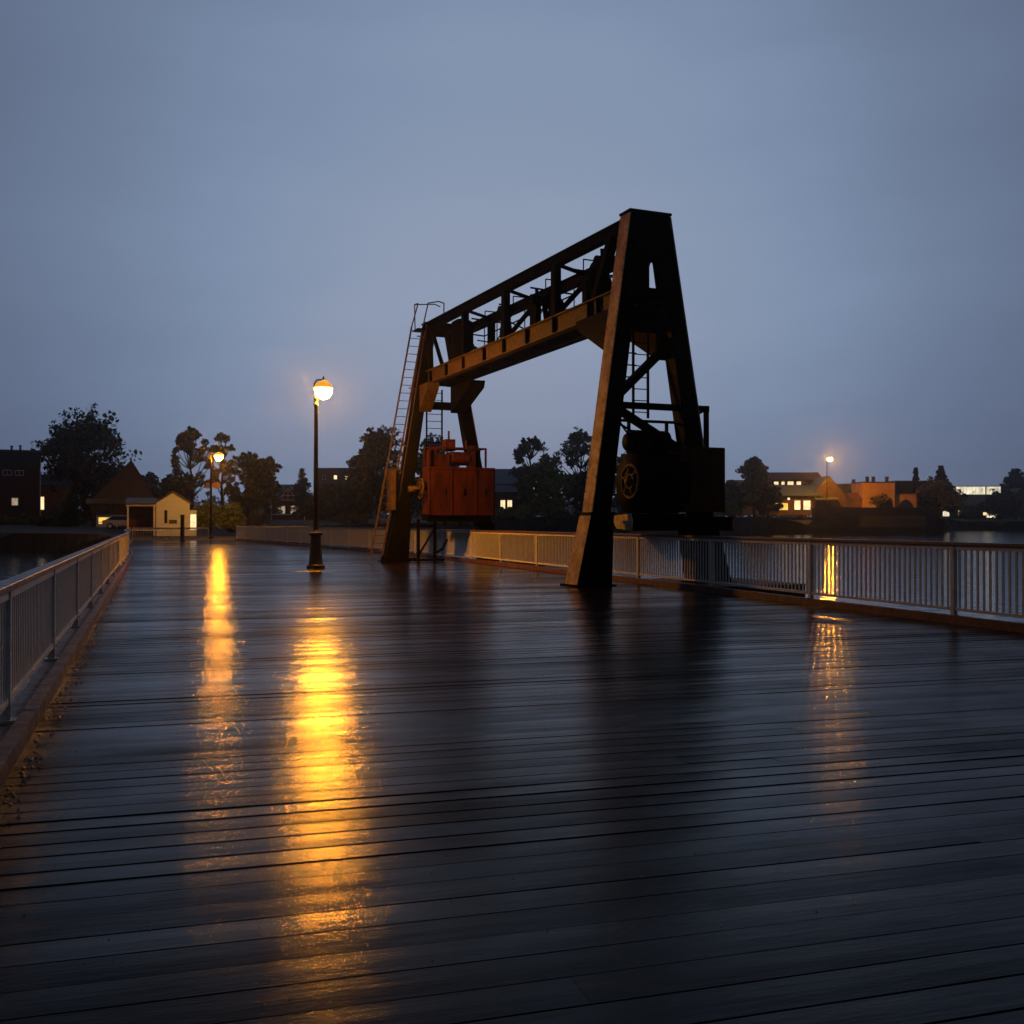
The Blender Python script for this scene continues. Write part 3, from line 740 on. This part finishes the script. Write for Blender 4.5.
def ex4(o, ro):
    m = MB(); m.box(-.75,-.5,-.04,-.003,1.2,2.4); m.build('narrow_window', M['darkglass'], o)
    m = MB(); m.box(-.35,.35,-.04,-.003,1.15,1.5); m.build('vent', M['greyroof'], o)
    m = MB(); m.box(-4.0,-3.85,-.03,.12,0,2.75); m.box(-1.72,-1.55,-.03,.12,0,2.75); m.box(-4.1,-1.5,-.06,.14,2.75,2.93); m.box(-4.1,-1.5,-.02,.2,.5,.62); m.build('carport_frame', M['white'], o)
    m = MB(); m.box(-4.0,-1.55,2.8,2.9,0,2.8); m.build('carport_back', M['brick'], o)
    m = MB(); m.prism([(-.3,2.94),(3.2,3.5),(3.2,3.6),(-.3,3.04)],'x',-4.2,-1.52); m.build('carport_roof', M['greyroof'], ro)
    m = MB(); m.box(1.5,2.1,.4,2.6,0,2.4); m.build('lean_to', M['cream'], o)
    m = MB(); m.box(1.55,2.05,.36,.398,.6,2.0); m.build('lit_doorway', M['lit'], o)
building('shed', 'small cream gabled shed with carport behind the short railing', 173, 95, .2, 2.95, 3.4, 3.05, 'cream', 'gable', .95, 'greyroof', extra=ex4, over=.14, cat='shed')
def ex5(o, ro):
    m = MB()
    for a, b in (((-1.9,3.7),(1.9,3.7)),((-1.9,3.7),(0,5.9)),((1.9,3.7),(0,5.9)),((0,3.7),(0,5.9)),((-1,3.7),(-1,4.8)),((1,3.7),(1,4.8)),((-3.1,0),(-3.1,3.3)),((3.1,0),(3.1,3.3)),((-3.1,1),(3.1,1)),((-1,4.6),(1,4.6))):
        m.bar((a[0],-.04,a[1]),(b[0],-.04,b[1]),.16,.05,up=(0,1,0))
    m.build('timber_frame', M['white'], o)
    m = MB(); m.box(3.25,7.2,1,6,0,2.6); m.build('side_wing', M['brick'], o)
    m = MB(); m.prism([(.6,2.5),(3.5,4.3),(6.4,2.5)],'x',3.3,7.4); m.build('side_roof', M['redroof'], ro)
building('timbered_cottage', 'small half-timbered cottage with white windows seen left of the near lamp post', 288, 192, 1.9, 6.4, 8, 2.9, 'brick', 'gable', 3.2, 'redroof',
         wins=[(-1.3,1.9,1.5,1.4,'litdim'),(1.3,1.9,1.5,1.4,'litdim')], extra=ex5, over=.3, cat='house')  # faint glow put into the panes so the dim cottage shows
building('apartment_block', 'large dim grey flat block with two small lit windows between the lamp post and crane', 345, 245, 2, 13.5, 10, 12.2, 'greywall',
         wins=[(-2.3,10.2,.7,.9,'lit'),(.4,10.2,.7,.9,'lit'),(3.4,10.2,.7,.9,'darkglass'),(-5,10.2,.7,.9,'darkglass')])
building('barn', 'pale grey roofed barn glimpsed above the timbered cottage', 286, 232, 2, 6, 8, 5.4, 'greywall', 'side', 2.6, 'bluegrey',
         wins=[(0,3,.8,.9,'darkglass')])
def ex7(o, ro):
    m = MB(); m.prism([(-2.3,4.2),(.0,5.6),(.0,5.72),(-2.3,4.32)],'x',-3.5,3.3); m.build('porch_roof', M['bluegrey'], o)
    m = MB(); m.box(.5,.75,-2.2,-2.0,0,4.3); m.box(3.0,3.2,-2.2,-2.0,0,4.3); m.box(-3.3,-3.1,-2.2,-2.0,0,4.3); m.build('porch_post', M['darkwall'], o)
building('boathouse', 'brick boathouse with two-step blue grey roof and two lit windows beside the red housing', 510, 172, 2.2, 6.6, 9, 5.7, 'brick', 'side', 2.6, 'bluegrey',
         wins=[(-1.2,2.2,.75,1.5,'lit'),(-.05,2.2,.75,1.5,'lit')], extra=ex7, cat='house')
def ex8(o, ro):
    m = MB(); m.prism([(-13,.0),(-3.9,.0),(-3.9,4.4),(-13,4.4)],'y',-.4,6); m.build('long_wing', M['darkbrown'], o)
    m = MB(); m.prism([(-1.0,4.2),(3.2,6.6),(3.2,6.75),(-1.0,4.4)],'x',-13.3,-1.6); m.prism([(7,4.2),(3.2,6.6),(3.2,6.75),(7,4.4)],'x',-13.3,-1.6); m.build('wing_roof', M['bluegrey'], ro)
    for x, z, a, b, k in ((-11.2,1.9,4.0,1.5,'lity'),(-7.1,2.2,1.3,2.0,'lit'),(-5.0,2.2,1.5,2.0,'lit'),(-12.2,3.7,.5,.5,'lit'),(-9.0,3.6,.5,.5,'lit')):
        m = MB(); m.box(x-a/2-.1,x+a/2+.1,-.46,-.402,z-b/2-.1,z+b/2+.1); f = m.build('window', M['greywall'], o)
        m = MB(); m.box(x-a/2,x+a/2,-.5,-.461,z-b/2,z+b/2); m.build('pane', M[k], f)
    door(o, -1.2, 3.4, 3.4)
    m = MB(); m.prism([(-1.6,3.35),(.0,3.9),(.0,4.0),(-1.6,3.5)],'x',-3.4,1.8); m.build('porch_roof', M['greyroof'], o)
building('gabled_house', 'brown gabled house with blue grey wing roof and yellow windows across the river', 829, 226, 3.0, 7.6, 9, 4.2, 'darkbrown', 'gable', 4.3, 'greyroof', extra=ex8, over=.2, cat='house')
building('terrace_building', 'long low red roofed building with lit strip windows on the rise behind the gabled house', 796, 285, 4, 15, 10, 9.2, 'redroof', 'side', 2.2, 'redroof',
         wins=[(-5.5,8.3,1.2,.8,'lit'),(-1.5,8.3,1.6,.9,'lit'),(.8,8.3,1.2,.9,'lit'),(-3.6,8.3,.8,.8,'lit')])
building('warehouse', 'far dim grey warehouse between distant lamp and orange building', 851, 330, 4, 20, 12, 9.6, 'greywall', wins=[(-4,7,.9,1,'darkglass'),(3,7,.9,1,'darkglass')],
         extra=lambda o, ro: (chimney(ro,1.5,2,9.8,11.2,.9,'greywall'), chimney(ro,6,2,9.8,10.9,.7,'greywall')))
def ex10(o, ro):
    m = MB(); m.box(3.62,9.0,1.2,8,0,4.7); m.build('lower_wing', M['orange_wall'], o)
    m = MB(); m.prism([(4.9,0),(8.2,0),(8.2,2.1),(7.4,3.1),(6.5,3.5),(5.6,3.1),(4.9,2.1)],'y',1.1,1.19); m.build('archway', M['darkglass'], o)
    m = MB(); m.box(3.62,9.2,1.0,8.2,4.7,4.9); m.build('wing_roof', M['greyroof'], ro)
    for x in (-1.6,-.2,2.9): chimney(ro,x,3,7.45,8.6,.6,'greywall')
    m = MB(); m.box(-5.9,-3.7,.6,6,0,3.4); m.build('side_shed', M['brown'], o)
    m = MB(); m.prism([(.2,3.4),(3.3,5.0),(6.2,3.4)],'x',-6.1,-3.65); m.build('side_roof', M['brown'], ro)
building('rendered_building', 'square ochre orange building lit by the street lamp, with arched lower wing', 879, 232, 3.2, 7.2, 8, 7.2, 'orange_wall', extra=ex10)
building('office_block', 'dark slate upper block right behind the orange building', 915, 246, 3.2, 8.8, 8, 8.0, 'darkwall', wins=[(-2.2,6.5,1.6,.8,'darkglass','darkwall'),(1.8,6.5,1.6,.8,'darkglass','darkwall')],
         extra=lambda o, ro: None)
building('glass_hall', 'low hall with a long white lit window band under the right skyline', 977, 345, 3.2, 17.5, 12, 10.2, 'darkwall', wins=[(-2.5,8.9,10.6,2.6,'litw','darkwall'),(5.6,8.9,4.8,2.6,'litw','darkwall')])
building('long_shed', 'long dark roofed riverside shed with lights at its foot before the glass hall', 982, 300+38, 2.6, 17, 9, 4.2, 'darkwall', 'side', 3.4, 'greyroof',
         wins=[(1.0,1.6,1.2,1.0,'lit','darkwall'),(3.8,1.0,4.6,1.3,'litw','darkwall'),(-6.6,1.9,2.6,1.7,'lity','darkwall')])
building('gabled_house', 'tan gabled house half cut by the right edge of the photo', 1021, 350, 3.5, 8, 9, 6.0, 'brown', 'gable', 3.4, 'brown', cat='house', wins=[(-1,4,1,1.2,'darkglass')])
building('garage', 'small garage with bright open doorway beside the end of the quay wall', 946, 338, 2.6, 4.5, 5, 4.2, 'darkwall', wins=[(.0,2.2,2.2,2.8,'litw','darkwall')])
building('cottage', 'dark cottage with two small lit windows hidden behind the tree right of the crane', 752, 222, 3.0, 9, 7, 5.6, 'greywall', 'side', 2, 'greyroof',
         wins=[(-.9,5.0,.5,.5,'lit'),(.4,5.0,.5,.5,'lit'),(1.4,2.0,.7,.7,'lit'),(2.9,2.0,.9,.8,'lit')], cat='house')
def ex_k(o, ro): 
    m = MB(); m.box(-1.1,1.1,-.25,-.05,.55,.62); m.build('counter', M['white'], o)
building('kiosk', 'little yellow lit kiosk under the porch gable left of the white shed', 107, 118, .9, 2.3, 1.6, 1.35, 'cream', wins=[(0,.75,1.8,.75,'lity')], extra=ex_k, cat='kiosk')

# quay walls on the far bank
def wall_thing(a, b, D0, D1, z1, z0, mt, label, th_=1.2, cap=True, posts=0):
    A = V(sx(a,D0), D0, 0); B = V(sx(b,D1), D1, 0); o = empty('quay_wall', A, 0, label, 'wall')
    d = B-A; nn = V(d.y,-d.x,0).normalized(); 
    m = MB(); m.bar(V(0,0,(z0+z1)/2), d+V(0,0,(z0+z1)/2), th_, z1-z0); m.build('wall_face', M[mt], o)
    if cap:
        m = MB(); m.bar(V(0,0,z1+.12), d+V(0,0,z1+.12), th_+.2, .24); m.build('coping', M['stone'], o)
    return o
wall_thing(704, 816, 205, 209, 2.2, -3.4, 'stone', 'low dark stone quay wall right of the crane across the river')
wall_thing(813, 936, 206, 209, 4.2, -3.4, 'concrete', 'higher grey concrete quay wall in front of the orange building')
wall_thing(480, 606, 148, 165, 2.0, -3.4, 'stone', 'dark stone quay wall under the trees between the crane legs')
wall_thing(606, 700, 165, 205, 2.0, -3.4, 'stone', 'dark stone quay wall behind the near crane leg')
m = MB()
D = 208
for i in range(5):
    x = sx(934+i*1.6, D); m.tube((x,D-1.5,-3.4),(x,D-1.2,3.6-.5*i),.22,.2,8)
m.bar((sx(934,D),D-1.6,2.2),(sx(941,D),D-1.6,1.8),.2,.3)
tag(m.build('mooring_piles', M['bark']), 'cluster of dark mooring piles at the end of the concrete quay wall', 'mooring piles')
# white parked car
def car(x, y, z, rz, label):
    o = empty('parked_car', (x,y,z), rz, label, 'car')
    m = MB(); m.prism([(-2.1,.35),(2.1,.35),(2.15,.7),(1.9,.85),(1.1,.92),(.5,1.42),(-1.1,1.44),(-1.8,.98),(-2.15,.9)],'y',-.85,.85); b = m.build('body', M['carwhite'], o, bevel=.05)
    m = MB(); m.prism([(.95,.93),(.45,1.36),(-1.05,1.38),(-1.6,.98)],'y',-.87,.87); m.build('window', M['darkglass'], o)
    for xx in (-1.35,1.35):
        for yy in (-.8,.8):
            m = MB(); m.tube((xx,yy-.11,.33),(xx,yy+.11,.33),.33,.33,18); w_=m.build('wheel', M['tyre'], o)
            m = MB(); m.tube((xx,yy-.125,.33),(xx,yy+.125,.33),.19,.19,14); m.build('rim', M['white'], w_)
    for yy in (-.6,.6):
        m = MB(); m.box(2.1,2.17,yy-.15,yy+.15,.6,.75); m.build('headlight', M['white'], o)
    return o
car(sx(125,108), 108, .75, R(12), 'small white car parked before the brown gable porch')

# ------------------------------------------------------------------ trees
def leaves(mb, c, rad, n, size, rnd, flat=.8):
    for i in range(n):
        while True:
            p = V(rnd.uniform(-1,1), rnd.uniform(-1,1), rnd.uniform(-1,1))
            if p.length <= 1: break
        p = V(p.x*rad, p.y*rad, p.z*rad*flat) + c
        s = size*rnd.uniform(.5,1.3); a = V(rnd.gauss(0,1),rnd.gauss(0,1),rnd.gauss(0,1)).normalized(); b = a.orthogonal().normalized()
        q = Matrix.Rotation(rnd.uniform(0,6.28),3,a) @ b; r_ = a.cross(q)
        mb.add([p-q*s, p-r_*s*.6, p+q*s, p+r_*s*.6], [(0,1,2,3)])
def tree(px, top, wpx, D, z0, mt, label, seed, style='broad', dens=1.0, base_frac=.25, name=None, leaf=.28, lean=0):
    rnd = random.Random(seed); H = sz(top, D) - z0; W = wpx/1024*D/2
    o = empty(name or {'broad':'broadleaf_tree','open':'broadleaf_tree','conifer':'conifer_tree','bush':'bush'}[style], (sx(px,D), D, z0), 0, label, 'bush' if style=='bush' else 'tree')
    tr = MB(); cr = MB()
    if style == 'conifer':
        tr.tube((0,0,-.3),(0,0,H*.96), max(.12,H*.018), .03, 8)
        k = int(H*2.2)
        for i in range(k):
            t = .12 + .86*i/k; rr = W*(1-t)**.75*rnd.uniform(.65,1.15)
            for j in range(7):
                a = rnd.uniform(0,6.28); e = V(math.cos(a)*rr, math.sin(a)*rr, H*t - rr*.18)
                tr.tube((0,0,H*t),e,.04,.015,4)
                for u in (.35,.65,.95): leaves(cr, V(e.x*u,e.y*u,H*t-rr*.18*u), .12+rr*.22, int(7*dens), leaf*.75, rnd, .5)
    elif style == 'bush':
        for i in range(int(10*dens)+4):
            a = rnd.uniform(0,6.28); r_ = W*math.sqrt(rnd.uniform(0,1))*.8; hh = H*rnd.uniform(.25,.85)*(1-.35*(r_/W)**2)
            c = V(math.cos(a)*r_, math.sin(a)*r_, hh); tr.tube((math.cos(a)*r_*.3,math.sin(a)*r_*.3,-.1), c, .05,.02,5)
            leaves(cr, c, max(.35,H*.26), int(95*dens), leaf*.8, rnd, .8)
    else:
        bh = H*base_frac; r0 = .018*H+.08
        pts = [V(0,0,-.4)]
        for i in range(1,7): pts.append(V(lean*i/6*W + rnd.gauss(0,.12)*i/3, rnd.gauss(0,.12)*i/3, H*.85*i/6))
        for i in range(6): tr.tube(pts[i],pts[i+1], r0*(1-i/7), r0*(1-(i+1)/7), 8)
        ncl = int((34 if style=='broad' else 34)*dens)
        for i in range(ncl):
            t = rnd.uniform(0,1)**.8; zc = bh + (H-bh)*(.08+.86*t)
            prof = math.sin(math.pi*min(1,(t*.82+.16)))**.6
            a = rnd.uniform(0,6.28); rr = W*prof*rnd.uniform(.25 if style=='broad' else .45, .92)
            c = V(math.cos(a)*rr + lean*t*W, math.sin(a)*rr, zc)
            k = min(5, max(1, int((zc-rr*.7)/(H*.85)*6))); s_ = pts[k]
            mid = (s_+c)/2 + V(0,0,-.1*rr); tr.tube(s_, mid, r0*.35, r0*.22, 5); tr.tube(mid, c, r0*.22, .02, 5)
            cs = (W*.30 if style=='broad' else W*.16)*rnd.uniform(.6,1.35)
            leaves(cr, c, cs, int((95 if style=='broad' else 60)*rnd.uniform(.7,1.2)), leaf, rnd, .75)
            for j in range(3 if style=='broad' else 4):
                b = V(rnd.gauss(0,1),rnd.gauss(0,1),rnd.gauss(.2,.8)).normalized()*cs*1.15
                tr.tube(c, c+b, .03,.012,4); leaves(cr, c+b, cs*.42, int(26 if style=='broad' else 20), leaf*.85, rnd, .8)
    tr.build('trunk', M['bark'], o); cr.build('crown' , M[mt], o)
    return o
tree(86,421,98,150,1.3,'leaf_dark','big dark spreading tree rising behind the gabled house at left',1,dens=1.5,leaf=.36,base_frac=.3)
tree(72,462,72,142,1.1,'leaf_rust','reddish dark tree beneath the big tree, right of the bright cottage window',2,dens=1.0,base_frac=.05,leaf=.34)
tree(71,490,30,116,.8,'needle','dark little conifer before the reddish tree',3,'conifer',dens=1.6)
tree(15,512,46,124,.8,'leaf_olive','low hedge lit brown at the foot of the brick block',4,'bush',dens=1.4)
tree(52,514,34,117,.7,'leaf_dark','low dark bush beneath the bright cottage window',5,'bush',dens=1.2)
tree(192,428,52,152,1.3,'leaf_olive','tall airy tree with open crown left of the farther lamp',6,'open',dens=1.4,leaf=.24,base_frac=.3)
tree(222,433,34,150,1.3,'leaf_olive','slender airy tree right above the farther lamp',60,'open',dens=1.1,leaf=.24,base_frac=.4)
tree(248,453,44,138,1.2,'leaf_dark','dark dense tree right behind the farther lamp',7,dens=1.0,base_frac=.1)
tree(268,458,38,146,1.2,'leaf_dark','dark bushy tree between the farther lamp and the timbered cottage',8,dens=1.0,base_frac=.1)
tree(302,466,30,182,1.8,'needle','ragged conifer behind the timbered cottage roof',9,'conifer',dens=1.6)
tree(147,477,46,190,1.6,'leaf_dark','far dark tree above the shed carport roof',10,dens=.9,base_frac=.05,leaf=.4)
tree(175,478,46,176,1.6,'leaf_dark','dark tree directly behind the white shed gable',11,dens=.9,base_frac=.05,leaf=.4)
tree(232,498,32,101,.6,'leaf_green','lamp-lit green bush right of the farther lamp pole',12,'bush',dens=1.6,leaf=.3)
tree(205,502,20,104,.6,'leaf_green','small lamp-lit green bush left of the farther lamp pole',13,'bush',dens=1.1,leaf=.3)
tree(258,510,24,128,.9,'leaf_olive','low olive bush left of the timbered cottage',14,'bush',dens=1.1)
tree(330,488,44,178,1.8,'leaf_dark','dark tree right of the timbered cottage behind the lamp post',15,dens=.9,base_frac=.05,leaf=.36)
tree(352,486,36,165,1.6,'leaf_dark','low dark tree under the two lit windows of the grey block',16,dens=.9,base_frac=.05,leaf=.36)
tree(378,431,60,148,1.5,'leaf_olive','tall leafy olive tree just left of the crane ladder',17,dens=1.5,base_frac=.25,leaf=.32)
tree(400,476,58,140,1.4,'leaf_dark','dark lower tree behind the crane ladder foot',18,dens=1.1,base_frac=.03,leaf=.34)
tree(436,442,54,152,1.6,'leaf_dark','dark tree seen between the legs of the far crane frame',19,dens=1.1,base_frac=.15,leaf=.34)
tree(350,512,48,136,1.3,'leaf_olive','clipped olive hedge above the railing behind the lamp post',20,'bush',dens=1.3)
tree(531,435,46,160,1.9,'leaf_olive','tall wispy tree with open crown right of the blue grey roof',21,'open',dens=1.5,leaf=.22,base_frac=.3)
tree(581,430,56,162,1.9,'leaf_olive','tall wispy tree just left of the near crane leg',22,'open',dens=1.6,leaf=.22,base_frac=.3)
tree(548,462,58,156,1.9,'leaf_green','dense green tree between the two wispy trees',23,dens=1.3,base_frac=.02,leaf=.32)
tree(590,468,52,158,1.9,'leaf_dark','dense dark tree low behind the near crane leg',24,dens=1.2,base_frac=.02,leaf=.32)
tree(628,452,44,172,2.0,'leaf_dark','dark tree behind the winding drum between the near crane legs',25,dens=1.1,base_frac=.05,leaf=.34)
tree(655,486,54,178,2.1,'leaf_dark','low dark tree hidden behind the near crane machinery',45,dens=1.0,base_frac=.02,leaf=.34)
tree(506,506,44,150,1.9,'leaf_green','low green shrub before the boathouse windows',26,'bush',dens=1.4)
tree(566,510,44,151,1.9,'leaf_dark','low dark shrub on the quay beneath the wispy trees',27,'bush',dens=1.2)
tree(468,506,30,149,1.7,'leaf_dark','low dark shrub under the red machine housing',28,'bush',dens=1.2)
tree(754,459,36,206,2.9,'leaf_green','rounded dark green tree right of the near crane machinery',29,dens=1.2,base_frac=.25,leaf=.4)
tree(733,482,36,212,2.9,'leaf_dark','dark tree against the right side of the crane housing',30,dens=1.0,base_frac=.03,leaf=.42)
tree(768,486,30,208,2.9,'leaf_dark','lower dark tree right of the rounded green tree',31,dens=.9,base_frac=.03,leaf=.4)
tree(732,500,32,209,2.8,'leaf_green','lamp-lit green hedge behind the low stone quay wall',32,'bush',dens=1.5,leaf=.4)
tree(882,493,20,213,3.2,'leaf_olive','round bush before the orange building wall',33,'bush',dens=1.0,leaf=.36)
tree(941,464,26,262,3.2,'needle','tall dark conifer right of the slate block',34,'conifer',dens=2.0,leaf=.5)
tree(916,466,14,242,3.2,'needle','small dark conifer rising above the slate block',35,'conifer',dens=1.8,leaf=.45)
tree(938,483,50,240,2.9,'leaf_olive','wide round brownish tree beneath the tall dark conifer',36,dens=1.1,base_frac=.08,leaf=.42)
tree(1016,470,30,372,2.9,'leaf_dark','dark tree at the right edge of the skyline',37,dens=1.0,base_frac=.03,leaf=.6)
tree(1000,493,34,334,2.6,'leaf_dark','low dark tree right of the long dark shed roof',38,dens=1.0,base_frac=.03,leaf=.5)
tree(968,500,20,332,2.5,'leaf_dark','small dark bush among the riverside lights',39,'bush',dens=.9,leaf=.5)
# far woods behind everything
rw = random.Random(5); fw = MB()
for i in range(420):
    a = -33 + 66*i/420 + rw.gauss(0,.1); D = rw.uniform(420,520); x = D*math.tan(R(a))
    leaves(fw, V(x,D,rw.uniform(-1,11)), rw.uniform(3,5), 95, 1.1, rw, 1.3)
tag(fw.build('far_wood', M['leaf_dark']), 'continuous dark strip of far woods along the horizon', 'woods', kind='stuff')

# grit and leaves washed along the left kerb and sprinkled on the deck
gr = MB(); rg = random.Random(3)
def chip(c, s):
    a = rg.uniform(0,6.28); pts = []
    for i in range(5):
        t = a + i*2*math.pi/5; pts.append((c.x+s*math.cos(t)*rg.uniform(.6,1.1), c.y+s*math.sin(t)*rg.uniform(.5,1), c.z))
    top = (c.x,c.y,c.z+s*.55); n_ = len(gr.v); gr.v += pts+[top]
    for i in range(5): gr.f.append((n_+i, n_+(i+1)%5, n_+5))
ld = (LPTS[2]-LPTS[1]).normalized(); ln_ = V(ld.y,-ld.x)
for i in range(900):
    t = rg.uniform(-5, 30); cl_ = (math.sin(t*1.7)+math.sin(t*4.1+1))*.5
    off = .24 + abs(rg.gauss(0,.10))*(1+.6*cl_); p = LPTS[1] + ld*t + ln_*off
    chip(V(p.x,p.y,.001), rg.uniform(.004,.018)*(1.2 if off < .4 else .6))
for i in range(260):
    D = 2.8 + abs(rg.gauss(0,3)); p = V(rg.gauss(-.25*D,.28*D), D)
    if cross_at(LPTS, p.dot(dv)) + .3 < p.dot(pv) < cross_at(RPTS, p.dot(dv)) - .3: chip(V(p.x,p.y,.001), rg.uniform(.002,.006))
tag(gr.build('grit', M['grit']), 'pale grit and leaf scraps along the left kerb and wet deck', 'grit', kind='stuff')

# thin haze box added to give the lamps a halo
hz = MB(); hz.box(-820,820,-820,820,-4.6,17.5)
hm = bpy.data.materials.new('lamp_halo_haze'); hm.use_nodes = True; hn = hm.node_tree; hn.nodes.remove(hn.nodes['Principled BSDF'])
pv_ = hn.nodes.new('ShaderNodeVolumePrincipled'); pv_.inputs['Color'].default_value = (.93,.95,1,1); pv_.inputs['Density'].default_value = .0003; pv_.inputs['Anisotropy'].default_value = .93
hn.links.new(pv_.outputs[0], hn.nodes['Material Output'].inputs['Volume'])
tag(hz.build('haze', hm), 'thin added haze that puts a halo around the lamps', kind='stuff')

# ------------------------------------------------------------------ render settings
sc.view_settings.view_transform = 'Standard'; sc.view_settings.look = 'None'
sc.view_settings.exposure = 0; sc.view_settings.gamma = 1
sc.render.engine = 'CYCLES'
cy = sc.cycles
cy.use_denoising = True; cy.denoiser = 'OPENIMAGEDENOISE'; cy.max_bounces = 5; cy.diffuse_bounces = 2; cy.glossy_bounces = 3
cy.sample_clamp_indirect = 4; cy.caustics_reflective = False; cy.caustics_refractive = False
